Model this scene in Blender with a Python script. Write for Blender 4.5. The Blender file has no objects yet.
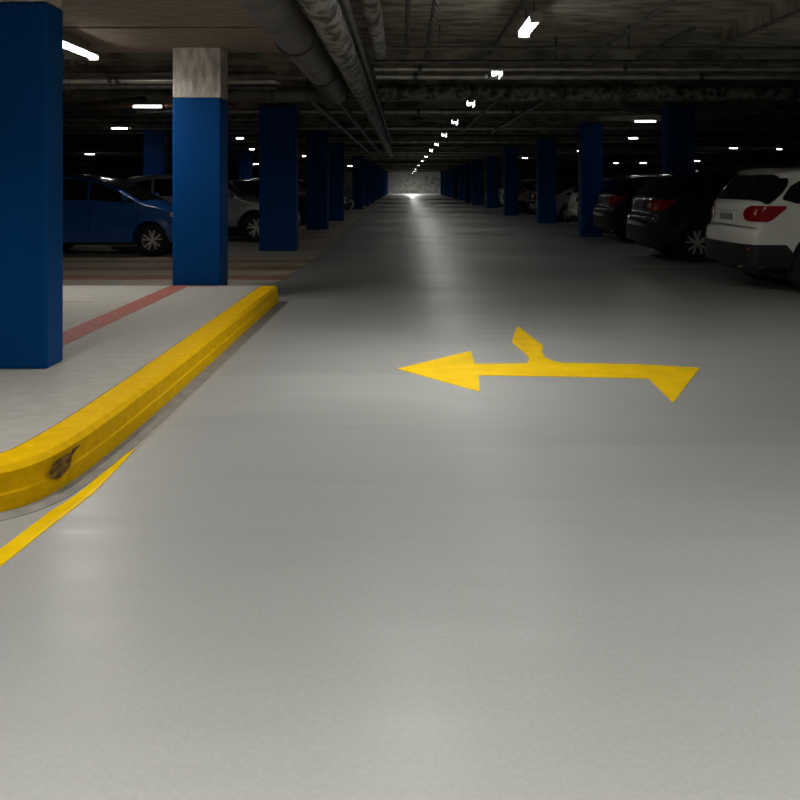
import bpy, math, random
from mathutils import Vector, noise
random.seed(7)
PI = math.pi
sc = bpy.context.scene
C = sc.collection
F, PX, PY, H = 800.0, 405.0, 184.0, 1.45      # focal length in px, vanishing point, eye height
PLAT = 0.195                                   # height of the raised kerbed platform

def fl(px, py, z=0.0):                         # a point of a horizontal surface seen at this pixel
    d = F * (H - z) / (py - PY)
    return ((px - PX) * d / F, d)

# ------------------------------------------------------------------ materials
def mat(name, col, rough=0.6, metal=0.0, spec=0.5, coat=0.0):
    m = bpy.data.materials.new(name); m.use_nodes = True
    b = m.node_tree.nodes['Principled BSDF']
    b.inputs['Base Color'].default_value = (*col, 1)
    b.inputs['Roughness'].default_value = rough
    b.inputs['Metallic'].default_value = metal
    b.inputs['Specular IOR Level'].default_value = spec
    b.inputs['Coat Weight'].default_value = coat
    return m

def noisy(m, c1, c2, scale=(1, 1, 1), nscale=4.0, detail=6, rough=None, bump=0.0, bscale=30.0, lo=.35, hi=.65, bdist=.01):
    nt = m.node_tree; N = nt.nodes; L = nt.links; b = N['Principled BSDF']
    tc = N.new('ShaderNodeTexCoord'); mp = N.new('ShaderNodeMapping')
    mp.inputs['Scale'].default_value = scale
    L.new(tc.outputs['Object'], mp.inputs['Vector'])
    n = N.new('ShaderNodeTexNoise'); n.inputs['Scale'].default_value = nscale; n.inputs['Detail'].default_value = detail
    L.new(mp.outputs[0], n.inputs['Vector'])
    r = N.new('ShaderNodeValToRGB')
    r.color_ramp.elements[0].position = lo; r.color_ramp.elements[1].position = hi
    r.color_ramp.elements[0].color = (*c1, 1); r.color_ramp.elements[1].color = (*c2, 1)
    L.new(n.outputs['Fac'], r.inputs['Fac']); L.new(r.outputs['Color'], b.inputs['Base Color'])
    if rough:
        mr = N.new('ShaderNodeMapRange'); mr.inputs['From Min'].default_value = .3; mr.inputs['From Max'].default_value = .7
        mr.inputs['To Min'].default_value = rough[0]; mr.inputs['To Max'].default_value = rough[1]
        L.new(n.outputs['Fac'], mr.inputs['Value']); L.new(mr.outputs[0], b.inputs['Roughness'])
    if bump:
        n2 = N.new('ShaderNodeTexNoise'); n2.inputs['Scale'].default_value = bscale; n2.inputs['Detail'].default_value = 5
        L.new(mp.outputs[0], n2.inputs['Vector'])
        bp = N.new('ShaderNodeBump'); bp.inputs['Strength'].default_value = bump; bp.inputs['Distance'].default_value = bdist
        L.new(n2.outputs['Fac'], bp.inputs['Height']); L.new(bp.outputs[0], b.inputs['Normal'])
    return m

def floor_mat():
    m = mat('sealed_concrete_floor', (.42, .42, .40), .38, spec=.5)
    nt = m.node_tree; N = nt.nodes; L = nt.links; b = N['Principled BSDF']
    tc = N.new('ShaderNodeTexCoord')
    def nz(scale, ns, det=4):
        mp = N.new('ShaderNodeMapping'); mp.inputs['Scale'].default_value = scale
        L.new(tc.outputs['Object'], mp.inputs['Vector'])
        n = N.new('ShaderNodeTexNoise'); n.inputs['Scale'].default_value = ns; n.inputs['Detail'].default_value = det
        L.new(mp.outputs[0], n.inputs['Vector']); return n
    n1 = nz((.25, .9, 1), 1.0, 5)      # broad bands across the lane
    n2 = nz((1, 1, 1), 60, 3)          # fine grain
    mix = N.new('ShaderNodeMixRGB'); mix.blend_type = 'MIX'
    mix.inputs['Color1'].default_value = (.36, .365, .35, 1); mix.inputs['Color2'].default_value = (.43, .43, .41, 1)
    L.new(n1.outputs['Fac'], mix.inputs['Fac'])
    gr = N.new('ShaderNodeMixRGB'); gr.blend_type = 'MULTIPLY'; gr.inputs['Fac'].default_value = .25
    L.new(mix.outputs[0], gr.inputs['Color1']); L.new(n2.outputs['Fac'], gr.inputs['Color2'])
    L.new(gr.outputs[0], b.inputs['Base Color'])
    n3 = nz((.45, 7, 1), 1.3, 5)
    mr = N.new('ShaderNodeMapRange'); mr.inputs['From Min'].default_value = .25; mr.inputs['From Max'].default_value = .75
    mr.inputs['To Min'].default_value = .42; mr.inputs['To Max'].default_value = .62
    mc = N.new('ShaderNodeMapRange'); mc.inputs['From Min'].default_value = .15; mc.inputs['From Max'].default_value = .85
    mc.inputs['To Min'].default_value = .27; mc.inputs['To Max'].default_value = .39
    L.new(n3.outputs['Fac'], mc.inputs['Value']); L.new(mc.outputs[0], b.inputs['Coat Roughness'])
    L.new(n3.outputs['Fac'], mr.inputs['Value']); L.new(mr.outputs[0], b.inputs['Roughness'])
    n5 = nz((.14, .75, 1), 1.0, 4)
    cw = N.new('ShaderNodeMapRange'); cw.inputs['From Min'].default_value = .25; cw.inputs['From Max'].default_value = .75
    cw.inputs['To Min'].default_value = .12; cw.inputs['To Max'].default_value = 1.0; L.new(n5.outputs['Fac'], cw.inputs['Value']); L.new(cw.outputs[0], b.inputs['Coat Weight'])
    b.inputs['Coat Roughness'].default_value = .33
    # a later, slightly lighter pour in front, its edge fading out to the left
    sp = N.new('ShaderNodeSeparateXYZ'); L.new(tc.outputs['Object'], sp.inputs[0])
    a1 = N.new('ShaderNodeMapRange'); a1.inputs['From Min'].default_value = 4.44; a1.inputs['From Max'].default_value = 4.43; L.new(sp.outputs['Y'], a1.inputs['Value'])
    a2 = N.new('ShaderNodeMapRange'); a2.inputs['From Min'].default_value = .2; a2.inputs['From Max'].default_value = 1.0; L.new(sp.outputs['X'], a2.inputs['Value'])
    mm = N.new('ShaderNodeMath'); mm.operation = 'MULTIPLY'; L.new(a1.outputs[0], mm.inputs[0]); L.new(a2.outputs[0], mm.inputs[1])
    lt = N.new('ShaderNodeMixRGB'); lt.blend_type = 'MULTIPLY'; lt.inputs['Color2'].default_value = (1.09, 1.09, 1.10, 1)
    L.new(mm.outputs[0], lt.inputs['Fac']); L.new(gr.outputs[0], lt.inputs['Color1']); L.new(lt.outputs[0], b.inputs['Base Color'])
    bp = N.new('ShaderNodeBump'); bp.inputs['Strength'].default_value = .05; bp.inputs['Distance'].default_value = .002
    n4 = nz((.8, 2.5, 1), 2.2, 3)
    L.new(n4.outputs['Fac'], bp.inputs['Height']); L.new(bp.outputs[0], b.inputs['Normal'])
    return m

M = {}
M['floor'] = floor_mat()
M['platform'] = noisy(mat('platform_concrete', (.4, .39, .35), .8), (.40, .385, .34), (.46, .445, .40), (1, 2, 1), 9, 10, bump=.15, bscale=40)
M['baybed'] = noisy(mat('worn_bay_concrete', (.4, .37, .32), .6), (.30, .27, .22), (.50, .46, .39), (.12, 1.6, 1), 1.5, 6, bump=.1, bscale=20)
M['soffit'] = noisy(mat('warm_board_marked_concrete', (.3, .24, .18), .85), (.17, .13, .095), (.28, .22, .165), (1, 5, 1), 3.5, 12, bump=.8, bscale=18)
M['ceil'] = noisy(mat('grey_soffit_concrete', (.2, .19, .16), .85), (.085, .08, .064), (.30, .28, .225), (1, 3, 1), 2.6, 10, bump=1.0, bscale=14)
M['wall'] = noisy(mat('wall_concrete', (.3, .3, .27), .8), (.2, .2, .18), (.42, .42, .38), (1, 1, 1), 2, 8, bump=.4, bscale=10)
M['blue'] = noisy(mat('blue_column_paint', (.0, .07, .25), .5, spec=.10), (.0, .056, .22), (.0, .068, .265), (1, 1, .4), 1.5, 5, bump=.1, bscale=30)
M['plaster'] = noisy(mat('bare_column_concrete', (.4, .38, .34), .85), (.34, .31, .27), (.66, .62, .55), (2, 2, .7), 7, 14, bump=.6, bscale=25)
M['kerb'] = noisy(mat('yellow_kerb_paint', (.7, .42, .02), .7, spec=.08), (.76, .43, .0), (.92, .56, .0), (1, 1, 1), 16, 12, bump=.4, bscale=60, lo=.25, hi=.75)
M['yellow'] = noisy(mat('yellow_road_paint', (.8, .5, .01), .5, spec=.15), (.80, .50, .0), (.92, .59, .0), (1, 1, 1), 5, 8)
M['red'] = noisy(mat('worn_red_paint', (.4, .09, .06), .7), (.42, .09, .07), (.40, .16, .13), (1, 1, 1), 14, 10, bump=.2, bscale=60)
M['tan'] = noisy(mat('worn_tan_paint', (.5, .4, .22), .6), (.42, .31, .15), (.62, .50, .30), (.4, 2, 1), 3, 8)
M['rust'] = noisy(mat('worn_brown_paint', (.3, .13, .06), .6), (.26, .12, .07), (.46, .27, .18), (.4, 2, 1), 3, 8)
M['line'] = noisy(mat('faded_white_line_paint', (.5, .5, .46), .6), (.40, .40, .37), (.62, .62, .57), (1, 1, 1), 5, 8)
M['lag'] = noisy(mat('wrinkled_pipe_lagging', (.13, .13, .12), .55), (.03, .03, .028), (.24, .24, .22), (1, .6, 1), 9, 10, bump=1.0, bscale=11, bdist=.08, lo=.38, hi=.58)
M['duct'] = noisy(mat('dark_duct_sheet', (.09, .09, .08), .5), (.06, .06, .055), (.13, .13, .12), (1, 1, 1), 3, 6, bump=.4, bscale=8, bdist=.03)
M['steel'] = noisy(mat('galvanised_pipe_steel', (.45, .45, .42), .4, metal=.7), (.3, .3, .28), (.55, .55, .5), (1, 1, 1), 4, 6)
M['darksteel'] = noisy(mat('dark_conduit_steel', (.06, .06, .055), .5, metal=.3), (.03, .03, .03), (.09, .09, .08), (1, 1, 1), 6, 5)
M['copper'] = noisy(mat('orange_brown_pipe_paint', (.35, .15, .06), .5), (.25, .10, .04), (.42, .2, .09), (1, 1, 1), 6, 5)
M['housing'] = mat('lamp_housing_grey', (.25, .25, .24), .5)
def emis(name, col, s):
    m = mat(name, (.8, .8, .8), .4); b = m.node_tree.nodes['Principled BSDF']
    b.inputs['Emission Color'].default_value = (*col, 1); b.inputs['Emission Strength'].default_value = s; return m
M['tube'] = emis('lit_tube', (1, .99, .95), 12)
M['tubenear'] = emis('lit_tube_over_the_lane', (1, .98, .92), 24)
M['tubewarm'] = emis('lit_tube_near_column', (1, .93, .86), 26)
M['white'] = noisy(mat('white_car_paint', (.8, .79, .72), .3, coat=.6), (.76, .75, .68), (.84, .83, .76), (1, 1, 1), 2, 3)
M['black'] = mat('black_car_paint', (.008, .009, .010), .22, coat=1.0)
M['charcoal'] = mat('charcoal_car_paint', (.014, .015, .016), .3, coat=.8)
M['carblue'] = mat('blue_car_paint', (.002, .11, .42), .3, coat=.8)
M['silver'] = mat('silver_car_paint', (.42, .41, .38), .35, metal=.5, coat=.6)
M['glass'] = mat('dark_car_glass', (.006, .007, .007), .08, spec=.6)
M['clad'] = noisy(mat('black_plastic_cladding', (.01, .01, .01), .6), (.006, .006, .006), (.013, .013, .013), (1, 1, 1), 30, 3)
M['tyre'] = noisy(mat('tyre_rubber', (.012, .012, .012), .8), (.008, .008, .008), (.018, .018, .018), (1, 1, 1), 20, 3)
M['alloy'] = mat('alloy_rim', (.7, .7, .67), .35, metal=.15)
M['taillens'] = mat('red_tail_lens', (.30, .006, .012), .12, coat=1.0)
M['clearlens'] = mat('clear_lens', (.75, .75, .72), .1, coat=1.0)
M['amber'] = mat('amber_lens', (.6, .2, .03), .15, coat=1.0)
M['scuff'] = noisy(mat('brown_scuff_on_kerb', (.10, .06, .02), .9), (.07, .04, .012), (.34, .20, .03), (1, 1, 3), 16, 8, bump=.8, bscale=40)

# ------------------------------------------------------------------ mesh helpers
class MB:
    def __init__(s): s.v = []; s.f = []
    def add(s, vs, fs):
        o = len(s.v); s.v += [tuple(p) for p in vs]; s.f += [tuple(i + o for i in f) for f in fs]; return s
    def box(s, x0, x1, y0, y1, z0, z1):
        return s.add([(x0, y0, z0), (x1, y0, z0), (x1, y1, z0), (x0, y1, z0), (x0, y0, z1), (x1, y0, z1), (x1, y1, z1), (x0, y1, z1)],
                     [(3, 2, 1, 0), (4, 5, 6, 7), (0, 1, 5, 4), (1, 2, 6, 5), (2, 3, 7, 6), (3, 0, 4, 7)])
    def prism(s, pts, z0, z1):
        n = len(pts)
        return s.add([(x, y, z0) for x, y in pts] + [(x, y, z1) for x, y in pts],
                     [tuple(range(n - 1, -1, -1)), tuple(range(n, 2 * n))] + [(i, (i + 1) % n, n + (i + 1) % n, n + i) for i in range(n)])
    def tube(s, path, r, n=12, caps=True):
        P = [Vector(p) for p in path]; rs = r if isinstance(r, (list, tuple)) else [r] * len(P)
        vs = []; up = None
        for i, p in enumerate(P):
            t = (P[min(i + 1, len(P) - 1)] - P[max(i - 1, 0)]).normalized()
            if up is None:
                up = Vector((0, 0, 1)) if abs(t.z) < .9 else Vector((1, 0, 0))
            a = (up - t * up.dot(t)).normalized(); b = t.cross(a); up = a
            vs += [p + (a * math.cos(2 * PI * k / n) + b * math.sin(2 * PI * k / n)) * rs[i] for k in range(n)]
        fs = [(i * n + k, i * n + (k + 1) % n, (i + 1) * n + (k + 1) % n, (i + 1) * n + k) for i in range(len(P) - 1) for k in range(n)]
        if caps: fs += [tuple(range(n - 1, -1, -1)), tuple(range((len(P) - 1) * n, len(P) * n))]
        return s.add(vs, fs)
    def grid(s, rows, closed=False):
        m = len(rows[0]); vs = [p for r in rows for p in r]
        fs = []
        for i in range(len(rows) - 1):
            for k in range(m if closed else m - 1):
                fs.append((i * m + k, i * m + (k + 1) % m, (i + 1) * m + (k + 1) % m, (i + 1) * m + k))
        return s.add(vs, fs)
    def build(s, name, m, parent=None, smooth=False, bevel=0.0, loc=None, auto=None):
        me = bpy.data.meshes.new(name); me.from_pydata(s.v, [], s.f); me.validate(); me.update()
        import bmesh
        bm = bmesh.new(); bm.from_mesh(me); bmesh.ops.recalc_face_normals(bm, faces=bm.faces[:]); bm.to_mesh(me); bm.free()
        me.materials.append(M[m] if isinstance(m, str) else m)
        if smooth or auto:
            me.polygons.foreach_set('use_smooth', [True] * len(me.polygons))
            if auto: me.set_sharp_from_angle(angle=math.radians(auto))
        o = bpy.data.objects.new(name, me); C.objects.link(o)
        if parent: o.parent = parent
        if loc: o.location = loc
        if bevel:
            b = o.modifiers.new('bevel', 'BEVEL'); b.width = bevel; b.segments = 2; b.limit_method = 'ANGLE'
        return o

def tag(o, label=None, cat=None, group=None, kind=None):
    if label: o['label'] = label
    if cat: o['category'] = cat
    if group: o['group'] = group
    if kind: o['kind'] = kind
    return o
def thing(name, loc, label, cat, group=None, rz=0):
    o = bpy.data.objects.new(name, None); C.objects.link(o); o.location = loc; o.rotation_euler = (0, 0, rz)
    o.empty_display_size = .2
    return tag(o, label, cat, group)
def copy_tree(o, parent=None):
    c = o.copy(); C.objects.link(c); c.parent = parent
    for ch in list(o.children): copy_tree(ch, c)
    return c
def structure(name, mb, m, **k): return tag(mb.build(name, m, **k), kind='structure')

# ------------------------------------------------------------------ the shell
XL, XR, YB, YF = -27.0, 29.0, -7.0, 122.0
CT = 3.30                                      # underside of the aisle slab
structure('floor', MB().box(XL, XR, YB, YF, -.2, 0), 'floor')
ce = MB().box(XL, XR, YB, YF, CT, CT + .25)
structure('ceiling', ce, 'ceil')
y = 10.75; k = 0; RIBS = []
rb = MB()
while y < 118:
    rb.box(XL, XR, y, y + .28, 3.13, CT); RIBS.append(y + .14)
    y += 1.75 if y < 60 else 3.5
structure('ceiling_ribs', rb, 'ceil')
# low warm soffit over the left bays, with one joint
sf = MB().box(XL, -1.55, YB, 8.70, 3.16, CT); sf.box(XL, -1.55, 8.79, 10.42, 3.16, CT)
structure('ceiling_left_soffit', sf, 'soffit')
structure('ceiling_right_drop_panel', MB().prism([(3.75, YB), (14, YB), (14, 12), (5.6, 12), (3.75, 9.5)], 3.10, CT), 'ceil')
structure('wall_far', MB().box(XL, XR, YF, YF + .2, 0, CT), 'wall')
structure('wall_back', MB().box(XL, XR, YB - .2, YB, 0, CT), 'wall')
structure('wall_left', MB().box(XL - .2, XL, YB, YF, 0, CT), 'wall')
structure('wall_right', MB().box(XR, XR + .2, YB, YF, 0, CT), 'wall')
# worn concrete of the left parking bays beyond the platform (a thin topping)
structure('floor_left_bays', MB().prism([(XL, 10.0), (-1.98, 10.0), (-1.86, 12.1), (-1.75, 16.3), (-1.95, 30), (-2.0, 60), (XL, 60)], -.02, .004), 'baybed')

# ------------------------------------------------------------------ kerb and platform
KB = [(-1.56, 9.86), (-1.565, 8.5), (-1.57, 7), (-1.575, 5.8), (-1.578, 5.2), (-1.585, 4.75), (-1.592, 4.4), (-1.605, 4.12), (-1.626, 3.9), (-1.66, 3.72), (-1.715, 3.60), (-1.80, 3.52), (-1.93, 3.46), (-2.12, 3.42), (-2.5, 3.40), (-3.2, 3.40), (-5.5, 3.40), (-9.0, 3.40)]
def kerb_line(off):                            # off: distance inwards from the outer face
    P = []
    for i in range(len(KB) - 1):
        p0, p1, p2, p3 = [Vector(KB[max(0, min(len(KB) - 1, j))]) for j in (i - 1, i, i + 1, i + 2)]
        n = 3 if 4 <= i <= 13 else 1
        for k in range(n):
            t = k / n
            P.append(.5 * ((2 * p1) + (p2 - p0) * t + (2 * p0 - 5 * p1 + 4 * p2 - p3) * t * t + (3 * p1 - p0 - 3 * p2 + p3) * t ** 3) if n > 1 else p1.copy())
    P.append(Vector(KB[-1])); out = []
    for i, p in enumerate(P):
        t = (P[min(i + 1, len(P) - 1)] - P[max(0, i - 1)]).normalized()
        nrm = Vector((t.y, -t.x))              # heading towards the viewer, inwards is to the left of the picture
        if i == 0: nrm = Vector((-1, 0))
        out.append((p.x + nrm.x * off, p.y + nrm.y * off))
    return out
prof = [(0.0, -.02), (0.0, .075), (.008, .083), (.010, .170), (.035, PLAT), (.215, PLAT), (.225, PLAT - .01), (.225, -.02)]
rows = [kerb_line(o) for o, z in prof]
kb = MB().grid([[(p[0], p[1], prof[j][1]) for j, p in enumerate(col)] for col in zip(*rows)], closed=True)
n = len(prof)
kb.f.append(tuple(range(n))); kb.f.append(tuple(range(len(kb.v) - n, len(kb.v))))
kerb = thing('kerb', (-1.6, 6, 0), 'long yellow painted kerb curving round the near corner of the raised platform', 'kerb')
kb.build('kerb_body', 'kerb', None, auto=35)
kbo = C.objects['kerb_body']; kbo.parent = kerb; kbo.matrix_parent_inverse.identity(); kbo.location = (1.6, -6, 0)
# scuffed, chipped patch on the outer face of the kerb at the bend
sc_m = MB()
cl = kerb_line(.006)
def on_kerb(px):                               # point of the outer face line at image column px
    best = min(range(len(cl) - 1), key=lambda i: abs((cl[i][0] + cl[i + 1][0]) / (cl[i][1] + cl[i + 1][1]) * F + PX - px))
    return best
def kerb_at(px):
    t = (px - PX) / F
    for i in range(len(cl) - 1):
        (x0, y0), (x1, y1) = cl[i], cl[i + 1]
        f0, f1 = x0 - t * y0, x1 - t * y1
        if f0 * f1 <= 0 and y0 < 5.7:
            u = f0 / (f0 - f1); return (x0 + (x1 - x0) * u, y0 + (y1 - y0) * u, (y1 - y0), -(x1 - x0))
    return None
rowsS = []
for k in range(13):
    px = 48 + k * (78 - 48) / 12
    q = kerb_at(px)
    if not q: continue
    x_, y_, nx, ny = q; L_ = math.hypot(nx, ny); nx, ny = nx / L_, ny / L_
    if nx * (-x_) + ny * (-y_) < 0: nx, ny = -nx, -ny
    u = k / 12
    hh = .046 * math.sqrt(max(0, 1 - ((u - .36) / .42) ** 2)) if u < .75 else .014 * (1 - (u - .75) * 3)
    zc = .105 + .035 * max(0, u - .4) + (.03 if u >= .75 else 0)
    hh = max(hh, .002)
    rowsS.append([(x_ + nx * .012, y_ + ny * .012, zc + hh * s) for s in (-1, -.4, .3, 1)])
if len(rowsS) > 2:
    sm = sc_m.grid(rowsS).build('scuff_patch', 'scuff'); sm.parent = kerb; sm.location = (1.6, -6, 0)
    sm['label'] = 'dark brown scuffed patch on the kerb face'
pl = [p for p in kerb_line(.226)]
structure('floor_raised_platform', MB().prism([(-9.0, 9.90), (-1.79, 9.90)] + pl[1:], -.02, PLAT - .002), 'platform')
# the kerb's shadow, painted as a darker strip along its foot
strip_in = [(-1.555, 9.86)] + kerb_line(-.004)[1:-2]
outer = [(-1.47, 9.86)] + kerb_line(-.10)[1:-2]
M['kerb_shadow'] = noisy(mat('kerb_shadow_concrete', (.22, .21, .19), .85), (.20, .195, .17), (.28, .27, .24), (1, 1, 1), 8, 8, bump=.3, bscale=50)
structure('floor_kerb_shadow', MB().prism(strip_in + outer[::-1], -.01, .003), 'kerb_shadow')

# ------------------------------------------------------------------ painted marks
def paint(name, pts, z0, m, label, cat, group=None, h=.003):
    return tag(MB().prism(pts, z0 - .002, z0 + h).build(name, m), label, cat, group)
arrow_px = [(397, 369), (471, 351), (474.5, 364), (527, 363.5), (529.5, 359.5), (526, 354.5), (512, 342.5), (514, 334), (517.5, 326), (530, 336), (543, 346),
            (541.5, 352), (545, 357.5), (552, 361), (562, 363), (640, 364.5), (700, 368), (673, 403), (648.5, 378.8), (560, 376.8), (478.5, 375.5), (480, 392)]
paint('painted_arrow', [fl(*p) for p in arrow_px], 0, 'yellow', 'big yellow direction arrow painted on the grey lane, pointing left with a short side branch', 'road marking')
up = [(134, 449), (120, 459), (95, 480), (75, 496), (50, 512), (25, 531), (0, 550), (-60, 592), (-160, 650)]
lo = [(134.3, 449.6), (122, 464), (95, 492), (75, 508), (50, 527), (25, 547), (0, 567), (-60, 613), (-160, 684)]
ub = [fl(*p) for p in up]; lb = [fl(*p) for p in lo]
paint('lane_edge_line', ub + lb[::-1], 0, 'yellow', 'curved yellow line on the lane floor tapering to a point beside the kerb bend', 'road marking')
paint('red_floor_line', [(-2.90, 5.76), (-2.66, 5.76), (-2.66, 9.88), (-2.90, 9.88)], PLAT - .002, 'red', 'worn red line running along the raised platform between the two nearest columns', 'floor marking')
paint('red_floor_line', [(-2.655, 9.90 - .1), (-2.30, 9.90 - .1), (-2.30, 9.88), (-2.655, 9.88)], PLAT - .002, 'red', 'short red dash at the foot of the column with the bare concrete top', 'floor marking')
paint('bay_line', [(-9, 8.52), (-3.35, 8.52), (-3.35, 8.56), (-9, 8.56)], PLAT - .002, 'tan', 'faint thin yellow line across the raised platform behind the nearest column', 'floor marking')
stripes = [  # y_px top, bottom, material, right end px, label
    (276.2, 280.0, 'rust', 283, 'reddish brown stripe nearest the far end of the platform'),
    (271.5, 273.6, 'tan', 290, 'pale tan stripe just beyond the nearest reddish brown stripe'),
    (267.0, 270.2, 'rust', 297, 'reddish brown stripe in the middle of the striped bay floor'),
    (264.2, 265.6, 'tan', 303, 'thin pale tan stripe beyond the middle brown stripe'),
    (260.6, 262.6, 'rust', 309, 'dark brown stripe close in front of the blue car'),
    (257.6, 258.8, 'tan', 314, 'thin tan stripe furthest back, right below the blue car tyres')]
for y0, y1, m, xr, lab in stripes:
    dn = F * H / (y1 - PY); df = F * H / (y0 - PY)
    xr_ = (xr - PX) * dn / F
    paint('floor_stripe', [(-13, dn), (xr_ , dn), (xr_ + .06, df), (-13, df)], .004, m, lab, 'floor marking', 'worn stripes on the left bay floor', h=.002)
for i, (yd, x0, x1, lab) in enumerate([(249, -3.0, -1.8, 'beside the second blue column from the platform'), (239, -8, -1.9, 'beyond the silver car'), (232, -8, -1.9, 'at the foot of the third blue column from the platform')]):
    d = F * H / (yd - PY)
    paint('bay_line', [(x0, d), (x1, d), (x1, d + .14), (x0, d + .14)], .004, 'tan', 'thin tan line ' + lab, 'floor marking', 'worn lines of the left bays', h=.002)
for (yd, x0, x1, lab) in [(267, 4.0, 9.6, 'pale parking bay line between the white car and the black car'), (288, 4.6, 9.6, 'pale parking bay line in front of the white car side'), (249.5, 4.0, 9.6, 'thin pale bay line on the near side of the black coupe-roofed car')]:
    d = F * H / (yd - PY)
    paint('bay_line', [(x0, d), (x1, d), (x1, d + .09), (x0, d + .09)], 0, 'line', lab, 'floor marking', 'parking bay lines on the right')

# ------------------------------------------------------------------ columns
def column(x0, x1, y0, y1, zb, zt, label, zblue=None, zend=None, group='blue painted columns'):
    cx, cy = (x0 + x1) / 2, (y0 + y1) / 2
    t = thing('column', (cx, cy, zb), label, 'column', group)
    w, d = (x1 - x0) / 2, (y1 - y0) / 2
    zb2 = (zblue if zblue else zt) - zb
    MB().box(-w, w, -d, d, -.003, zb2).build('painted_shaft', 'blue', t, bevel=.02)
    if zblue and zblue < zt:
        MB().box(-w + .004, w - .004, -d + .004, d - .004, zb2, zt - zb + .0).build('bare_top', 'plaster', t, bevel=.012)
    return t
PZ = PLAT - .002
column(-3.45, -2.43, 5.43, 5.70, PZ, 3.16, 'wide dark blue column standing nearest, cut by the left edge of the picture', zblue=2.69)
column(-2.91, -2.30, 10.04, 10.42, 0, 3.16, 'bright blue column with a bare concrete top at the end of the yellow kerb', zblue=2.53) if False else column(-2.91, -2.30, 10.0, 10.40, 0, 3.16, 'bright blue column with a bare concrete top at the end of the yellow kerb', zblue=2.53)
Lc = [(-3.16, -2.36, 17.3, 'left row, dark blue column in front of the silver car'),
      (-3.13, -2.46, 25.4, 'left row, blue column next beyond the one before the silver car'),
      (-3.02, -2.40, 31.3, 'left row, blue column with the small dark car showing just beyond it'),
      (-3.00, -2.38, 45.5, 'left row, blue column first beyond the small dark far car')]
for x0, x1, y0, lab in Lc: column(x0, x1, y0, y0 + .42, .0, 3.13, lab)
for y0 in (53, 60.5, 68, 76, 84, 93, 102, 111):
    column(-3.0, -2.38, y0, y0 + .42, 0, 3.13, 'one of the far blue columns crowding together on the left towards the end wall', group='far left columns')
for x0, y0, lab in [(-8.05, 24.6, 'faint blue column behind the blue car, just left of the concrete-topped column'), (-8.05, 38.6, 'faint blue column behind the silver car')]:
    column(x0, x0 + .62, y0, y0 + .45, 0, 3.13, lab, group='columns of the second row')
Rc = [(5.62, 6.22, 17.15, 'right row, blue column rising behind the black car roof'),
      (4.84, 5.44, 21.95, 'right row, blue column with a white car showing beside it'),
      (4.90, 5.56, 29.4, 'right row, blue column second from the black car towards the end wall'),
      (4.58, 5.22, 36.8, 'right row, blue column third from the black car towards the end wall'),
      (4.90, 5.62, 48.0, 'right row, narrow far blue column beyond the light glints'),
      (4.65, 5.40, 55.5, 'right row, smallest clearly separate far blue column')]
for x0, x1, y0, lab in Rc: column(x0, x1, y0, y0 + .42, 0, 3.13, lab)
for y0 in (63, 71, 79, 88, 97, 107):
    column(4.75, 5.4, y0, y0 + .42, 0, 3.13, 'one of the far blue columns crowding together on the right towards the end wall', group='far right columns')
column(12.6, 13.2, 24.6, 25.05, 0, 3.13, 'dark column behind the cars at the right edge', group='columns of the second row')

# ------------------------------------------------------------------ pipes and ducts
def wob(p0, p1, r, amp, step=.12, seed=0):
    p0, p1 = Vector(p0), Vector(p1); n = max(2, int((p1 - p0).length / step)); ps = []; rs = []
    for i in range(n + 1):
        q = p0.lerp(p1, i / n); ps.append(q)
        rs.append(r * (1 + amp * noise.noise(Vector((i * .55, seed, .3)))))
    return ps, rs
def pipe(name, path, r, m, label, cat='pipe', group=None, n=12, hang=(), amp=0, collars=(), loc=None):
    t = thing(name, path[0], label, cat, group)
    o = Vector(path[0]); mb = MB()
    if amp:
        ps, rs = wob(Vector(path[0]) - o, Vector(path[1]) - o, r, amp, seed=r * 50)
        for extra in path[2:]: ps.append(Vector(extra) - o); rs.append(r)
        mb.tube(ps, rs, 20)
    else: mb.tube([Vector(p) - o for p in path], r, n)
    mb.build('pipe_run', m, t, auto=50)
    for h in hang:
        q = Vector(h) - o
        MB().tube([q + Vector((0, 0, r * .6)), Vector((q.x, q.y, CT - o.z))], .012, 6).build('hanger_rod', 'darksteel', t, smooth=True)
    d = (Vector(path[1]) - Vector(path[0])).normalized()
    for h in collars:
        q = Vector(h) - o
        MB().tube([q - d * .03, q + d * .03], r * 1.12, n).build('collar', 'darksteel', t, auto=50)
    return t
pipe('ventilation_duct', [(-1.10, 3, 2.93), (-1.10, 12.6, 2.93), (-1.12, 12.95, 2.93), (-1.3, 13.15, 2.94)], .19, 'duct', 'thick smooth dark duct, leftmost of the big ones running along the lane ceiling', 'duct', amp=.04, n=24,
     collars=[(-1.1, y, 2.93) for y in (8, 10.5)], hang=[(-1.1, 8, 2.93), (-1.1, 12, 2.93)])
pipe('lagged_pipe', [(-.66, 3, 2.86), (-.66, 38, 2.86)], .135, 'lag', 'long wrinkled insulated pipe running into the distance under the lane ceiling', amp=.14, n=20, hang=[(-.66, y, 2.9) for y in (5, 10, 14.5, 20, 26, 32)])
pipe('lagged_pipe', [(-.30, 6.6, 3.05), (-.30, 9.8, 3.05)], .085, 'lag', 'short wrinkled insulated pipe ending near the thin conduits, right of the long insulated pipe', amp=.16, hang=[(-.3, 7, 3.05), (-.3, 9, 3.05)])
pipe('lagged_pipe', [(-.49, 3, 2.95), (-.49, 30, 2.95)], .03, 'duct', 'thin dark pipe hugging the right side of the long insulated pipe')
pipe('cross_main', [(-5.5, 13.38, 2.94), (-1.32, 13.38, 2.94)], .13, 'duct', 'grey main crossing over the left bays, joined by the thick smooth duct', 'pipe', hang=[(x, 13.38, 2.94) for x in (-4.4, -2)], collars=[(x, 13.38, 2.94) for x in (-3.6, -2.2)])
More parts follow.
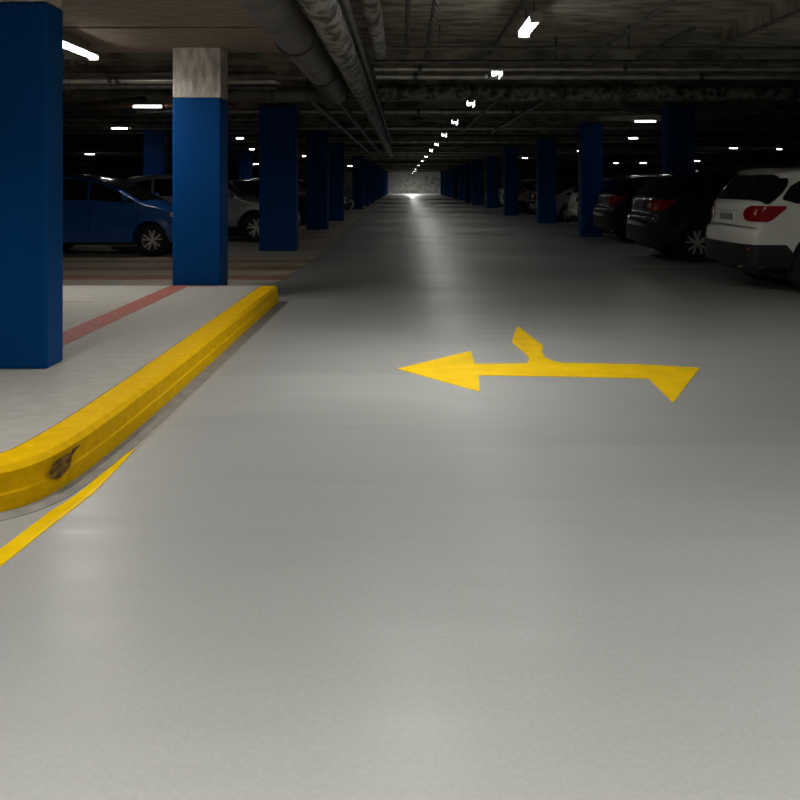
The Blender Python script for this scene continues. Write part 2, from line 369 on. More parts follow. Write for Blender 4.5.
pipe('cross_main', [(-.44, 13.25, 2.97), (9, 13.25, 2.97)], .135, 'lag', 'thick grey main crossing the whole lane below the ceiling', amp=.05,
     hang=[(x, 13.25, 2.97) for x in (.2, 2.6, 5)], collars=[(x, 13.25, 2.97) for x in (-.1, 1.1, 3.6)])
rib = lambda d: min(RIBS, key=lambda q: abs(q - d))
cross = [(9.3, 3.03, .022, 'darksteel', -.18, 9, 'thin dark conduit crossing nearest to the viewer', (0.4, 2.6)),
         (10.05, 2.985, .03, 'darksteel', -.42, 12, 'dark pipe crossing just before the first ceiling rib', (1.9,)),
         (10.9, 3.02, .03, 'steel', -.42, 12, 'slim galvanised pipe crossing between two dark ones', (0.2, 3.0)),
         (11.75, 3.03, .045, 'steel', -.42, 14, 'galvanised pipe crossing just before the thick grey main', (0.15, 4.35)),
         (rib(18.5), 3.075, .05, 'steel', -6, 14, 'galvanised pipe crossing beyond the thick grey main', (0.3, 2.4)),
         (rib(14.9), 3.08, .04, 'darksteel', -6, 14, 'dark pipe crossing right behind the thick grey main', ()),
         (rib(22.7), 3.075, .05, 'steel', -8, 14, 'galvanised pipe crossing above the fourth lane lamp', ())]
for d, z, r, m, x0, x1, lab, hs in cross:
    pipe('cross_pipe', [(x0, d, z), (x1, d, z)], r, m, lab, group='pipes crossing the lane ceiling', hang=[(x, d, z) for x in hs], collars=[(x, d, z) for x in hs])
for d in [rib(q) + .6 for q in (27, 30.2, 34.5, 41, 44, 50, 58, 66, 77, 90)]:
    pipe('cross_pipe', [(-14, d, 3.083), (16, d, 3.083)], .05, random.choice(['steel', 'darksteel']), 'far pipe crossing the lane ceiling in the dark distance', group='far crossing pipes', hang=[(x, d, 3.083) for x in (-2, 3)])
left = [(10.75, 2.93, .035, 'darksteel', 'topmost slim pipe under the left soffit edge'), (10.85, 2.85, .028, 'steel', 'slim bright pipe in the stack under the left soffit edge'),
        (10.95, 2.78, .035, 'darksteel', 'dark pipe at the bottom of the stack under the left soffit edge'), (11.2, 2.63 + .24, .02, 'steel', 'thinnest pipe behind the stack under the left soffit edge')]
for d, z, r, m, lab in left:
    pipe('bay_pipe', [(-10, d, z), (-1.75, d, z)], r, m, lab, group='stack of pipes over the left bays', collars=[(-4.0, d, z), (-3.9, d, z)], hang=[(-4.6, d, z)])
for i, (d, m_) in enumerate([(16.1, 'copper'), (19.6, 'steel'), (21.4, 'steel'), (25, 'steel')]):
    d = rib(d) + .6
    pipe('bay_pipe', [(-16, d, 3.092), (-3.6, d, 3.092)], .04, m_, 'pipe crossing over the parked cars of the left bays', group='far pipes over the left bays', hang=[(x, d, 3.092) for x in (-9, -5)])
pipe('bay_pipe', [(-8.2, 15.5, 2.73), (-3.9, 12.0, 2.73)], .05, 'darksteel', 'dark pipe running diagonally over the left bays', hang=[(-7, 14.52, 2.73), (-4.6, 12.57, 2.73)])
pipe('bay_pipe', [(-10, 11.3, 2.90 - .02), (-3.0, 11.3, 2.88)], .03, 'copper', 'orange brown pipe below the pipe stack over the left bays', hang=[(-4.5, 11.3, 2.88)])
for (x, z, y0, y1, r, m, lab) in [
        (2.46, 3.13, 3, 10.7, .022, 'darksteel', 'thin conduit along the ceiling right of the lamp row'),
        (3.66, 3.06, 3, 9.4, .022, 'darksteel', 'thin conduit along the edge of the dropped ceiling panel'),
        (.03, 3.09, 3, 10.0, .028, 'darksteel', 'straight dark conduit along the ceiling beside the short insulated pipe'),
        (1.72, 3.02, 14, 24, .03, 'darksteel', 'dark conduit beyond the thick grey main, right of the lamps'),
        (2.62, 3.02, 14, 24, .05, 'darksteel', 'wide dark conduit beyond the thick grey main, further right'),
        (-1.72, 2.98, 13.6, 48, .06, 'duct', 'dark pipe over the left columns beyond the thick grey main'),
        (-1.25, 3.0, 13.6, 44, .05, 'duct', 'dark pipe between the left columns and the long insulated pipe'),
        (3.1, 3.12, 8.6, 10.6, .03, 'darksteel', 'short conduit between the lamp row and the dropped panel')]:
    pipe('ceiling_conduit', [(x, y0, z), (x, y1, z)], r, m, lab, group='conduits along the lane ceiling')
# bundle of twisted cables
t = thing('cable_bundle', (.28, 3, 3.1), 'dark twisted cable bundle running along the lane ceiling left of the lamps', 'cable')
for ph in (0, PI):
    MB().tube([(.022 * math.cos(i * .7 + ph), i * .06, .022 * math.sin(i * .7 + ph)) for i in range(125)], .014, 6).build('cable', 'darksteel', t, smooth=True)
# conduit that feeds the lamps
pipe('lamp_trunking', [(1.13, 3, 3.19), (1.13, 10.7, 3.19)], .022, 'darksteel', 'long dark conduit running beside the row of lane lamps', 'conduit')

# ------------------------------------------------------------------ lamps
LK = 1.0
def lamp(name, x, y, z, L, label, group, power, spread=120, baffle=False, ax='y', tubem='tube', col=None, rod=True, tr=.036):
    t = thing(name, (x, y, z), label, 'ceiling lamp', group, rz=0 if ax == 'y' else PI / 2)
    h = MB().prism([(-.07, 0), (.07, 0), (.05, .05), (-.05, .05)], -L / 2, L / 2)
    h.v = [(a, c, b + .012) for a, b, c in h.v]
    h.build('lamp_housing', 'housing', t)
    MB().tube([(0, -L / 2 + .03, 0), (0, L / 2 - .03, 0)], tr, 12).build('lamp_tube', tubem, t, smooth=True)
    for s in (-1, 1):
        MB().box(-.06, .06, s * L / 2 - .012, s * L / 2 + .012, -.045, .05).build('end_cap', 'housing', t)
    if baffle:  # side plates added to keep the lamp's light off the columns
        for s in (-1, 1):
            MB().box(s * .078 - .004, s * .078 + .004, -L / 2, L / 2, -.10, .03).build('added_baffle', 'housing', t)
    if rod:
        for s in (-1, 1):
            MB().tube([(0, s * L * .35, .06), (0, s * L * .35, (3.13 if y > 10.5 else CT if x > -1.5 else 3.16) - z)], .008, 6).build('hanger_rod', 'darksteel', t)
    ld = bpy.data.lights.new('lamp_light', 'AREA'); ld.shape = 'RECTANGLE'; ld.size = .12; ld.size_y = L * .95
    ld.energy = power * LK; ld.color = col or (1, .985, .95); ld.spread = math.radians(spread)
    lo_ = bpy.data.objects.new('lamp_light', ld); C.objects.link(lo_); lo_.parent = t; lo_.location = (0, 0, -.055)
    return t
# unseen lamps added around the viewer to brighten the foreground
for x, y, p, sp, lab in [(.1, 5.9, 35, 112, 'foremost added lamp above the painted arrow, out of the picture'), (-1.15, .2, 58, 120, 'added lamp nearly overhead of the viewer, out of the picture'),
                   (.2, -.5, 76, 120, 'added lamp behind the viewer'), (-2.5, 3.3, 21, 112, 'added lamp over the kerb bend, out of the picture'), (2.0, 2.3, 19, 112, 'added lamp over the right foreground, out of the picture'),
                   (4.3, 6.8, 17, 176, 'added lamp on the right brightening the white car, out of the picture')]:  # this last one is added to lift the white car
    lamp('batten_lamp', x, y, 3.06, 1.2, lab, 'added lamps over the foreground', p, sp)
row = [(8.15, 1.27, .8, 6, 'nearest lane lamp, hanging below the smooth part of the ceiling'),
       (11.35, 1.28, .5, 4, 'second lane lamp, in front of the thick grey main'),
       (15.7, 1.27, .6, 8, 'third lane lamp, just beyond the thick grey main'),
       (20.4, 1.25, .7, 12, 'fourth lane lamp from the viewer'),
       (25.7, 1.24, .9, 17, 'fifth lane lamp from the viewer'),
       (31.8, 1.24, 1.0, 20, 'sixth lane lamp from the viewer'),
       (37.5, 1.2, 1.2, 22, 'wide glowing lane lamp, seventh from the viewer'),
       (46, 1.2, 1.2, 26, 'eighth lane lamp, small and low over the distance'),
       (55, 1.18, 1.2, 30, 'ninth lane lamp, tiny in the distance'),
       (68, 1.15, 1.2, 40, 'tenth lane lamp, tiny in the distance'),
       (84, 1.1, 1.2, 60, 'eleventh lane lamp, barely visible'),
       (98, 1.1, 1.2, 120, 'twelfth lane lamp, barely visible'),
       (114.5, 1.1, 1.2, 600, 'last lane lamp, lighting the end wall')]
for y, x, L, p, lab in row: lamp('batten_lamp', x, y, 3.06, L, lab, 'row of lane lamps', p, 178, tr=.05, baffle=y > 11, tubem='tubenear' if y < 9 else 'tube')
lamp('batten_lamp', -3.84, 9.25, 3.02, 1.25, 'long bright tube lamp between the nearest column and the concrete-topped column', 'lamps over the left bays', 42, 175, col=(1, .96, .90), tubem='tubewarm')
for px, py, wpx, lab in [(645, 121, 22, 'wide lamp glow between the two nearest right row columns'), (633, 138, 10, 'small lamp right of the white-car column'), (733, 148, 9, 'lamp above the white car, left one of the pair'),
                    (779, 149, 6, 'lamp above the white car, right one of the pair'), (580, 151, 6, 'tiny lamp left of the white-car column'), (525, 158, 6, 'round lamp glow between two right row columns'),
                    (643, 163, 7, 'distant lamp above the black car, right one'), (616, 163, 5, 'distant lamp above the black car, left one'), (697, 161, 6, 'distant lamp just right of the column behind the black car')]:
    d = F * 1.61 / (PY - py)
    lamp('batten_lamp', (px - PX) * d / F, d, 3.06, max(.25, wpx * d / F), lab, 'lamps over the right bays', 1.0 if px == 645 else 3, 160, ax='x', tr=.03)
for px, py, wpx, lab in [(120, 128, 17, 'brightest small lamp over the left bays'), (148, 106, 30, 'long thin lamp glow high over the left bays'), (90, 154, 10, 'small lamp low over the blue car'), (240, 138, 8, 'round lamp between the concrete-topped column and the next'), (252, 149, 5, 'small lamp under the round one between two left columns'),
                    (256, 164, 6, 'tiny lamp low between two left columns'), (304, 156, 4, 'tiny lamp at the edge of a left column'), (350, 166, 5, 'tiny bright lamp between far left columns')]:
    d = min(F * 1.61 / (PY - py), 100)
    lamp('batten_lamp', (px - PX) * d / F, d, 3.06, max(.25, wpx * d / F), lab, 'small lamps over the left bays', 5, 160, ax='x')

# ------------------------------------------------------------------ cars (front towards +X)
def chaikin(p, n=2):
    for _ in range(n):
        q = [p[0]]
        for a, b in zip(p, p[1:]):
            q.append((a[0] * .75 + b[0] * .25, a[1] * .75 + b[1] * .25)); q.append((a[0] * .25 + b[0] * .75, a[1] * .25 + b[1] * .75))
        q.append(p[-1]); p = q
    return p
def interp(tab, x):
    if x <= tab[0][0]: return tab[0][1]
    for (a, fa), (b, fb) in zip(tab, tab[1:]):
        if x <= b: return fa + (fb - fa) * (x - a) / max(b - a, 1e-6)
    return tab[-1][1]

class Car:
    def __init__(s, prof, W, belt, wheels, R, sill=.30, tumble=.38, warp=.075, endbot=.36):
        s.prof = prof; s.W = W / 2; s.belt = belt; s.wh = wheels; s.R = R; s.sill = sill; s.tum = tumble; s.warp = warp; s.endbot = endbot
        s.x0 = min(p[0] for p in prof); s.x1 = max(p[0] for p in prof); s.L2 = (s.x1 - s.x0) / 2
    def hw(s, x, z):
        w = s.W * (1 - .07 * abs(x / s.L2) ** 5)
        if z < .55: w -= .06 * ((.55 - z) / .3) ** 2
        elif z < s.belt: w -= .012 * math.sin((z - .55) / (s.belt - .55) * PI)
        if z > s.belt: w -= (z - s.belt) * s.tum
        for c in s.wh:
            d = math.hypot(x - c, z - s.R)
            if d < s.R + .18: w += .022 * max(0, 1 - (d - s.R - .03) / .15)
        return max(w, .2)
    def wp(s, x, y, z, off=0):
        t = min(1.15, abs(y) / s.W)
        x2 = x - s.warp * x * t ** 3.5 * min(1, abs(x / s.L2) ** 2)
        return (x2, y, z)
    def zb(s, x):
        b = s.sill + max(0, abs(x / s.L2) - .8) / .2 * (s.endbot - s.sill)
        for c in s.wh:
            d = abs(x - c); ra = s.R + .055
            if d < ra: b = max(b, s.R + math.sqrt(ra * ra - d * d))
        return b
    def shell(s):
        pr = chaikin(s.prof, 2); st = []
        for a, b in zip(pr, pr[1:]):
            n = max(1, int(math.hypot(b[0] - a[0], b[1] - a[1]) / .035))
            for i in range(n): u = i / n; st.append((a[0] + (b[0] - a[0]) * u, a[1] + (b[1] - a[1]) * u))
        st.append(pr[-1]); s.st = st
        rows = []
        for x, zt in st:
            zb = min(s.zb(x), zt - .03); r = min(.07, (zt - zb) * .4)
            half = [(0, zb), (s.hw(x, zb) - .12, zb)]
            for i in range(12):
                z = zb + (zt - r - zb) * i / 11; half.append((s.hw(x, z), z))
            w1 = half[-1][0]
            for i in range(1, 5):
                a = i / 4 * PI / 2; half.append((w1 - r * 1.3 * (1 - math.cos(a)), zt - r + r * math.sin(a) * .85))
            w2, z2 = half[-1]
            for i in range(1, 7):
                t_ = 1 - i / 6; half.append((w2 * t_, z2 + (zt + .02 - z2) * (1 - t_ * t_)))
            full = half[1:] + [(-y, z) for y, z in half[-2:0:-1]]
            rows.append([s.wp(x, -y, z) for y, z in full])
        mb = MB().grid(rows, closed=True); m = len(rows[0])
        mb.f.append(tuple(range(m))); mb.f.append(tuple(range(len(mb.v) - m, len(mb.v))))
        return mb
    def side(s, lo, hi, off=.006, nx=18, nz=5, sgn=-1):
        xa, xb = max(lo[0][0], hi[0][0]), min(lo[-1][0], hi[-1][0]); rows = []
        for i in range(nx + 1):
            x = xa + (xb - xa) * i / nx; a, b = interp(lo, x), interp(hi, x)
            rows.append([s.wp(x, sgn * (s.hw(x, a + (b - a) * k / nz) + off), a + (b - a) * k / nz) for k in range(nz + 1)])
        return MB().grid(rows)
    def top(s, xa, xb, ta, tb, off=.008, zr=None, nt=10, taper=0):
        sel = [(x, z) for x, z in s.st if xa <= x <= xb and (zr is None or zr[0] <= z <= zr[1])]
        rows = []
        for i, (x, z) in enumerate(sel):
            p = sel[max(i - 1, 0)]; q = sel[min(i + 1, len(sel) - 1)]
            d = Vector((q[0] - p[0], q[1] - p[1])).normalized(); nx, nz = -d.y, d.x
            w = s.hw(x, z) - .075 if nz > .5 else s.hw(x, z) - .05
            rr = []
            for k in range(nt + 1):
                t_ = ta + (tb - ta) * k / nt
                tt = t_ * (1 - taper * i / max(1, len(sel) - 1))
                a = s.wp(x + nx * off, w * tt, z + nz * off + (.02 + .02 * 0) * (1 - tt * tt) * abs(nz)); rr.append(a)
            rows.append(rr)
        return MB().grid(rows) if len(rows) > 1 else MB()
    def rx(s, z):
        z = max(z, .56)
        for p, q in zip(s.st, s.st[1:]):
            if p[1] <= z <= q[1] and p[0] < 0: return p[0] + (q[0] - p[0]) * (z - p[1]) / max(q[1] - p[1], 1e-6)
        return s.st[0][0]
    def wrap(s, zs, ta, xe, off=.012, sgn=-1, nr=8, ns=10, drop=0):
        rows = []
        for z in zs:
            x0 = s.rx(z); w0 = s.hw(x0, z); a, e = interp(ta, z), interp(xe, z); rr = []
            for k in range(nr + 1):
                t_ = a + (1 - a) * k / nr; q = s.wp(x0, w0 * t_, z); rr.append((q[0] - off, sgn * (q[1] + off * max(0, t_) ** 4), z - drop * max(0, t_) ** 12))
            for k in range(1, ns + 1):
                x = x0 + (e - x0) * k / ns; q = s.wp(x, s.hw(x, z - drop), z); rr.append((q[0] - off * (1 - k / ns), sgn * (q[1] + off), z - drop))
            rows.append(rr)
        return MB().grid(rows)
    def wheel(s, t, x, sgn, rimm, spokes=5, wide=1.0):
        R, w = s.R, .20; yo = s.W - .005
        mb = MB(); prof = [(.0, R * .62), (.0, R * .70), (.012, R * .84), (.03, R * .96), (.05, R), (w - .05, R), (w - .03, R * .96), (w - .012, R * .84), (w, R * .66)]
        rows = [[(R_ * math.cos(a * PI / 20), sgn * (yo - d), R_ * math.sin(a * PI / 20)) for a in range(40)] for d, R_ in prof]
        mb.grid(rows, closed=True)
        wh = mb.build('wheel', 'tyre', t, auto=60); wh.location = (x, 0, R)
        rm = MB(); r1 = R * .69
        rp = [(.006, r1 * .92), (.0, r1), (.02, r1 * 1.0), (.06, r1 * .93), (.15, r1 * .93)]
        rm.grid([[(R_ * math.cos(a * PI / 18), sgn * (yo - d), R_ * math.sin(a * PI / 18)) for a in range(36)] for d, R_ in rp], closed=True)
        for k in range(spokes):
            a0 = 2 * PI * k / spokes + .35
            for da in (-.16, .16):
                c, sn = math.cos(a0), math.sin(a0); c2, s2 = math.cos(a0 + da * 1.6), math.sin(a0 + da * 1.6)
                wd = .018 * wide
                p = [(c * .035 - sn * wd * np_, sn * .035 + c * wd * np_) for np_ in (-1, 1)]
                q = [(c2 * r1 * .95 - s2 * wd * .8 * np_, s2 * r1 * .95 + c2 * wd * .8 * np_) for np_ in (-1, 1)]
                P4 = [p[0], p[1], q[1], q[0]]
                rm.add([(u, sgn * (yo - .008 - (.018 if i < 2 else 0)), v) for i, (u, v) in enumerate(P4)] + [(u, sgn * (yo - .05), v) for u, v in P4],
                       [(0, 1, 2, 3), (7, 6, 5, 4), (0, 4, 5, 1), (1, 5, 6, 2), (2, 6, 7, 3), (3, 7, 4, 0)])
        rm.tube([(0, sgn * (yo - .02), 0), (0, sgn * (yo - .06), 0)], .05, 14)
        rm.build('rim', rimm, wh, auto=40)
        MB().tube([(0, sgn * (yo - .10), 0), (0, sgn * (yo - .16), 0)], r1 * .9, 24).build('brake_disc', 'darksteel', wh, auto=40)

def windows(c, t, wins, both=True):
    for lo, hi in wins:
        for sg in (-1, 1) if both else (-1,):
            c.side(lo, hi, sgn=sg).build('side_window', 'glass', t, smooth=True)
def cladding(c, t, z1=.40, zr=.62):
    # dark lower band: sill, bumpers, arches
    for sg in (-1, 1):
        n = MB(); 
        for xa, xb in [(c.wh[0] + c.R + .07, c.wh[1] - c.R - .07), (c.wh[1] + c.R + .07, c.x1 - .12)]:
            if xb <= xa: continue
            hi = zr if xa < c.wh[0] - .4 else z1
            m_ = c.side([(xa, c.zb(xa) - .005), (xb, c.zb(xb) - .0)], [(xa, hi), (xb, hi if hi == z1 else hi - .06)], off=.010, sgn=sg, nx=10, nz=3); n.add(m_.v, m_.f)
        n.build('sill_cladding', 'clad', t, smooth=True)
        a = MB(); rows = []
        for w_ in c.wh:
            rows = []; a = MB()
            for k in range(25):
                an = PI * (k / 24) * 1.10 - .05 * PI; r0, r1 = c.R + .05, c.R + .095
                rr = []
                for r_ in (r0, r1):
                    x, z = w_ + r_ * math.cos(an), c.R + r_ * math.sin(an)
                    rr.append(c.wp(x, sg * (c.hw(x, z) + .012), z))
                rr.insert(0, c.wp(w_ + r0 * math.cos(an), sg * (c.hw(x, z) - .09), c.R + r0 * math.sin(an)))
                rows.append(rr)
            g = MB().grid(rows); a.add(g.v, g.f)
            a.build('arch_trim', 'clad', t, smooth=True)

SUV = [(-2.22, .36), (-2.30, .40), (-2.34, .52), (-2.36, .70), (-2.34, .84), (-2.27, .87), (-2.25, 1.00), (-2.22, 1.18), (-2.15, 1.26), (-2.00, 1.44), (-1.86, 1.60), (-1.70, 1.645),
       (-1.0, 1.69), (-.3, 1.69), (.25, 1.60), (.62, 1.40), (1.02, 1.14), (1.25, 1.06), (1.9, .98), (2.2, .86), (2.33, .66), (2.34, .48), (2.24, .34)]
HATCH = [(-1.95, .34), (-2.05, .38), (-2.1, .50), (-2.1, .75), (-2.04, .95), (-1.98, 1.12), (-1.82, 1.38), (-1.62, 1.52), (-1.1, 1.60), (-.3, 1.62), (.25, 1.52), (.70, 1.30),
         (1.10, 1.06), (1.35, 1.02), (1.75, .90), (2.02, .74), (2.12, .56), (2.13, .42), (2.05, .28)]
SEDAN = [(-2.2, .34), (-2.28, .40), (-2.32, .54), (-2.32, .76), (-2.26, .96), (-2.1, 1.03), (-1.75, 1.06), (-1.35, 1.22), (-.85, 1.40), (-.3, 1.45), (.15, 1.40), (.55, 1.22), (1.0, .99), (1.3, .93),
         (1.95, .80), (2.2, .68), (2.30, .52), (2.29, .40), (2.2, .28)]

def make_car(style, name, paint_m, label, x, y, seed=0, detail=True, tail=True, sx=1.0):
    t = thing(name, (x, y, 0), label, 'car', 'cars parked along the lane')
    if style == 'suv':
        c = Car(SUV, 1.86, 1.12, (-1.42, 1.42), .365, sill=.34)
        lo1 = [(-1.93, 1.24), (-1.75, 1.19), (-1.22, 1.155)]; hi1 = [(-1.93, 1.27), (-1.78, 1.42), (-1.6, 1.51), (-1.22, 1.56)]
        wins = [(lo1, hi1), ([(-1.14, 1.155), (-.12, 1.14)], [(-1.14, 1.57), (-.6, 1.60), (-.12, 1.585)]), ([(-.04, 1.14), (.92, 1.13)], [(-.04, 1.58), (.2, 1.53), (.5, 1.38), (.92, 1.14)])]
        rear = (-2.16, -1.88, 1.24, 1.57); front = (.30, 1.02)
    elif style == 'hatch':
        c = Car(HATCH, 1.80, 1.12, (-1.22, 1.28), .33, sill=.28)
        wins = [([(-1.66, 1.20), (-.95, 1.15)], [(-1.66, 1.23), (-1.3, 1.45), (-.95, 1.53)]), ([(-.90, 1.15), (-.02, 1.13)], [(-.90, 1.53), (-.3, 1.55), (-.02, 1.52)]), ([(.03, 1.13), (.95, 1.08)], [(.03, 1.51), (.3, 1.43), (.6, 1.30), (.95, 1.10)])]
        rear = (-1.96, -1.64, 1.15, 1.50); front = (.28, 1.08)
    else:
        c = Car(SEDAN, 1.80, .98, (-1.30, 1.38), .33, sill=.26)
        wins = [([(-1.42, 1.02), (-.55, 1.0)], [(-1.42, 1.06), (-.9, 1.27), (-.55, 1.34)]), ([(-.48, 1.0), (.92, .97)], [(-.48, 1.35), (-.1, 1.36), (.2, 1.30), (.5, 1.18), (.92, .99)])]
        rear = (-1.72, -.9, 1.07, 1.38); front = (.2, .96)
    c.shell().build('body', paint_m, t, auto=48)
    windows(c, t, wins)
    if style == 'suv':
        gl = MB()
        for sg in (-1, 1):
            g = c.wrap([1.235 + .345 * i / 12 for i in range(13)], [(0, 0), (2, 0)], [(1.23, -2.17), (1.28, -2.07), (1.36, -1.95), (1.46, -1.84), (1.54, -1.79), (1.58, -1.80)], sgn=sg, nr=20, drop=.05, off=.024); gl.add(g.v, g.f)
        gl.build('rear_window', 'glass', t, auto=60)
    else: c.top(rear[0], rear[1], -.97, .97, zr=(rear[2], rear[3])).build('rear_window', 'glass', t, smooth=True)
    c.top(front[0], front[1], -.92, .92, zr=(1.0 if style == 'sedan' else 1.05, 1.6)).build('windscreen', 'glass', t, smooth=True)
    rimm = 'alloy'
    for wx in c.wh:
        for sg in (-1, 1): c.wheel(t, wx, sg, rimm, 5, 1.0 if style != 'suv' else 1.2)
    # wheel wells / underbody
    MB().box(c.x0 + .25, c.x1 - .25, -c.W + .22, c.W - .22, .22, .62).build('underbody', 'clad', t)
    # lamps
    if tail:
        for sg in (-1, 1):
            mb = MB()
            if style == 'suv':
                g = c.wrap([.945 + .215 * i / 10 for i in range(11)], [(.94, .76), (.97, .64), (1.03, .58), (1.08, .58), (1.13, .64), (1.165, .78)],
                           [(.94, -2.20), (.97, -2.12), (1.05, -2.02), (1.13, -1.92), (1.165, -1.90)], sgn=sg); mb.add(g.v, g.f)
            elif style == 'hatch':
                g = c.wrap([.86 + .2 * i / 6 for i in range(7)], [(.86, .8), (.95, .7), (1.06, .78)], [(.86, -1.9), (1.0, -1.75), (1.06, -1.7)], sgn=sg); mb.add(g.v, g.f)
            else:
                g = c.wrap([.78 + .14 * i / 6 for i in range(7)], [(.78, .66), (.92, .6)], [(.78, -2.05), (.92, -1.95)], sgn=sg); mb.add(g.v, g.f)
            mb.build('tail_light', 'taillens', t, smooth=True)
            hl = c.side([(c.x1 - .42, c.prof[-5][1] - .10), (c.x1 - .12, c.prof[-4][1] - .02)], [(c.x1 - .42, c.prof[-5][1] + .0), (c.x1 - .12, c.prof[-4][1] + .10)], off=.01, sgn=sg, nx=6)
            hl.build('headlight', 'clearlens', t, smooth=True)
    if detail:
        for sg in (-1, 1):   # door mirrors and handles
            xm = .78 if style != 'sedan' else .68; zm = c.belt + .06
            m_ = MB(); rows = []
            for i in range(7):
                u = i / 6; r_ = .085 * math.sqrt(max(.02, 1 - (2 * u - 1) ** 2))
                rows.append([(xm + r_ * .7 * math.cos(a * PI / 6), sg * (c.hw(xm, zm) + .02 + .20 * u), zm + r_ * math.sin(a * PI / 6)) for a in range(12)])
            m_.grid(rows, closed=True); m_.build('door_mirror', paint_m, t, smooth=True)
            for xh in ((-.95, -.02) if style != 'sedan' else (-.75, .15)):
                zh = c.belt - .10; yh = c.hw(xh, zh)
                MB().box(xh - .09, xh + .09, sg * yh if sg > 0 else -yh - .035, sg * yh + .035 if sg > 0 else -yh, zh - .013, zh + .013).build('door_handle', paint_m, t, bevel=.006)
            # door seams
            for xs in ((-1.18, -.08, .98) if style == 'suv' else (-.92, .02, 1.0)):
                g = c.side([(xs, c.sill + .12), (xs + .012, c.sill + .12)], [(xs, c.belt - .01), (xs + .012, c.belt - .01)], off=.003, sgn=sg, nx=1, nz=12)
                g.build('door_seam', 'clad', t)
    if style == 'suv':
        cladding(c, t)
        sk = MB()
        for sg in (-1, 1):
            g = c.wrap([.345 + i * .03 for i in range(11)], [(0, 0), (1, 0)], [(.34, -1.86), (.50, -1.84), (.56, -1.85), (.645, -1.92)], off=.016, sgn=sg, nr=14); sk.add(g.v, g.f)
        sk.build('bumper_skirt', 'clad', t, smooth=True)
    return t, c

# right row (rears towards the lane)
t, c = make_car('suv', 'parked_suv', 'white', 'white SUV at the right edge, its rear towards the lane', 6.86, 11.45)
def rear_x(z):                                  # tailgate surface at height z
    s_ = [p for p in c.st if p[0] < -1.9 and p[1] >= z]; return s_[0][0]
# number plate recess, chrome strip, script, bumper step, reflectors, exhaust, wiper
MB().box(rear_x(1.02) - .012, rear_x(1.02) + .02, -.27, .27, .93, 1.05).build('plate_recess', 'white', t, bevel=.006)
MB().box(rear_x(1.02) - .020, rear_x(1.02), -.23, .23, .945, 1.035).build('number_plate', 'silver', t, bevel=.004)
MB().box(rear_x(1.08) - .016, rear_x(1.08) + .02, -.34, .34, 1.065, 1.09).build('tailgate_handle', 'alloy', t, bevel=.005)
for y_ in (-.72, .72):
    MB().box(-2.34 + (.06), -2.28 + .06, y_ - .07, y_ + .07, .56, .60).build('reflector', 'taillens', t, bevel=.005)
MB().tube([(-2.16, -.52, .36), (-2.30, -.52, .35)], .032, 14).build('exhaust_pipe', 'alloy', t, auto=50)
for sg in (-1, 1):
    for (z_, x_, m_) in ((1.06, -2.165, 'clearlens'), (1.05, -2.20, 'amber')):
        yy = c.hw(x_, z_) * (.96 if m_ == 'clearlens' else .84)
        px_ = c.wp(x_ if m_ == 'clearlens' else rear_x(z_), yy, z_)
        MB().tube([(px_[0] + .02, sg * yy, z_), (px_[0] - .018, sg * yy, z_)], .026, 12).build('light_bulb_lens', m_, t, smooth=True)
# bumper: dark lower skirt wrapping the rear
g = c.top(-2.5, -2.1, -1.03, 1.03, zr=(.845, .868), off=.010, nt=20); g.build('tailgate_seam', 'clad', t)
# rear spoiler
c.top(-1.98, -1.74, -.93, .93, off=.03, zr=(1.57, 1.66)).build('spoiler', 'white', t, smooth=True)

make_car('suv', 'parked_suv', 'black', 'black SUV next to the white SUV, showing one red tail light', 6.85, 14.0 + 1.75)
make_car('suv', 'parked_suv', 'charcoal', 'dark car with a sloping roof between the black SUV and a blue column', 7.3, 19.75 + .93 - .1)
make_car('hatch', 'parked_car', 'white', 'small white car showing left of the right row column beside the dark car', 7.75, 27.4)
fr = [('hatch', 'charcoal', 7.4, 24.2, 'dark hatchback hidden among the cars behind the second right row column'),
      ('sedan', 'silver', 7.5, 31.4, 'pale far car between the second and third right row columns, nearer one'),
      ('hatch', 'black', 7.4, 34.2, 'dark far car between the second and third right row columns'),
      ('suv', 'silver', 7.6, 39.2, 'far silver car with a red tail light beyond the third right row column'),
      ('sedan', 'charcoal', 7.4, 42.0, 'far dark low car beyond the third right row column'),
      ('hatch', 'white', 7.5, 45.2, 'far white car in front of the narrow far column'),
      ('sedan', 'silver', 7.5, 51.5, 'farthest silver car that can be made out on the right')]
protos = {}
def far_car(style, m, x, y, lab):
    if (style, m) not in protos:
        protos[(style, m)], _ = make_car(style, 'parked_car', m, lab, x, y, detail=False); return protos[(style, m)]
    o = copy_tree(protos[(style, m)]); o.location = (x, y, 0); o['label'] = lab; return o
for s_, m_, x_, y_, l_ in fr: far_car(s_, m_, x_, y_, l_)
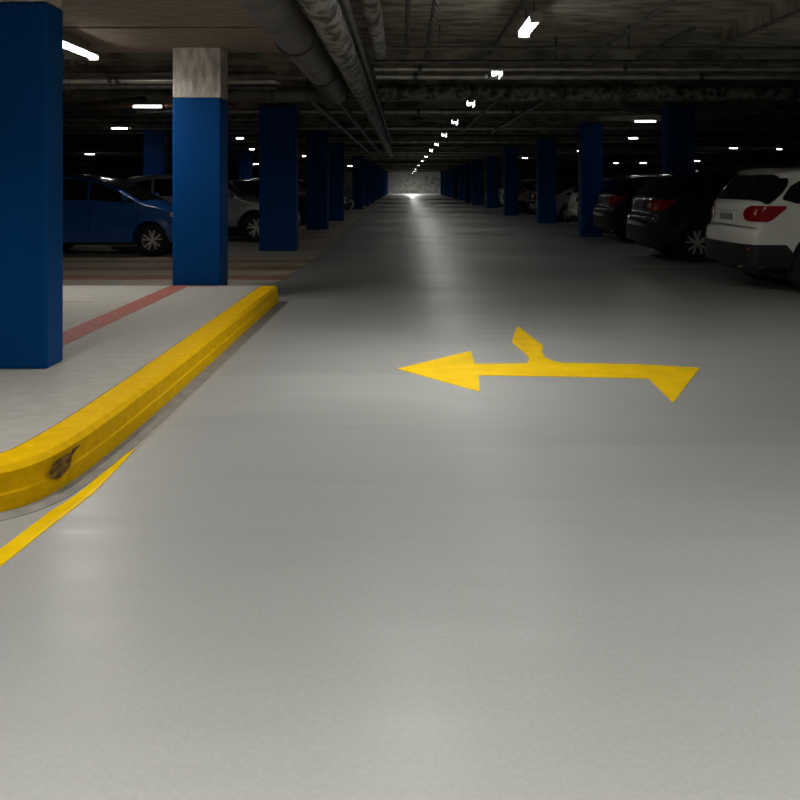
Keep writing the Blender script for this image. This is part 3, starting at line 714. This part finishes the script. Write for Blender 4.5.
# left row (fronts towards the lane)
t, c = make_car('hatch', 'parked_car', 'carblue', 'blue hatchback between the nearest column and the concrete-topped column', -6.33, 16.85)
c.top(-1.75, .62, -1.13, 1.13, off=.014, nt=16).build('black_roof', 'black', t, smooth=True)
t, c = make_car('suv', 'parked_suv', 'silver', 'silver SUV half hidden between two left columns', -5.1, 20.7)
fl_ = [('sedan', 'black', -5.3, 23.3, 'black low car just beyond the silver SUV'),
       ('hatch', 'black', -5.0, 28.6, 'dark car behind the left column beyond the silver SUV'),
       ('suv', 'silver', -5.2, 33.9 + .4, 'pale far SUV glinting between left columns'),
       ('hatch', 'charcoal', -4.55, 37.6, 'small dark far car nosing out between far left columns'),
       ('sedan', 'silver', -5.2, 41.5, 'far pale low car in the left row'),
       ('sedan', 'charcoal', -12.5, 19.5, 'dark car parked behind the blue hatchback'),
       ('suv', 'black', -12.5, 22.6, 'black SUV parked deep behind the blue hatchback'),
       ('hatch', 'silver', -12.5, 29.0, 'silver car deep in the left bays'),
       ('sedan', 'black', -13, 33.0, 'black car deep in the left bays'),
       ('suv', 'charcoal', -13, 37.0, 'charcoal SUV deep in the left bays')]
for s_, m_, x_, y_, l_ in fl_: far_car(s_, m_, x_, y_, l_)
for s_, m_, x_, y_, l_ in [('suv', 'silver', 14.5, 27.5, 'pale SUV deep in the right bays'), ('sedan', 'charcoal', 14.5, 31.5, 'dark car deep in the right bays'), ('hatch', 'black', 15, 22.0, 'black car deep in the right bays behind the white SUV')]:
    far_car(s_, m_, x_, y_, l_)

# ------------------------------------------------------------------ camera, world, view
cd = bpy.data.cameras.new('camera'); cam = bpy.data.objects.new('camera', cd); C.objects.link(cam)
cam.location = (0, 0, H); cam.rotation_euler = (PI / 2, 0, 0)
cd.sensor_width = 36; cd.lens = 36 * F / 800; cd.shift_x = (400 - PX) / 800; cd.shift_y = -(400 - PY) / 800
cd.clip_start = .05; cd.clip_end = 400
sc.camera = cam
w = bpy.data.worlds.new('world'); sc.world = w; w.use_nodes = True
w.node_tree.nodes['Background'].inputs[0].default_value = (0, 0, 0, 1)
sc.view_settings.view_transform = 'Standard'; sc.view_settings.look = 'None'
sc.view_settings.exposure = 0; sc.view_settings.gamma = 1
sc.cycles.use_denoising = True
sc.cycles.max_bounces = 6; sc.cycles.diffuse_bounces = 3
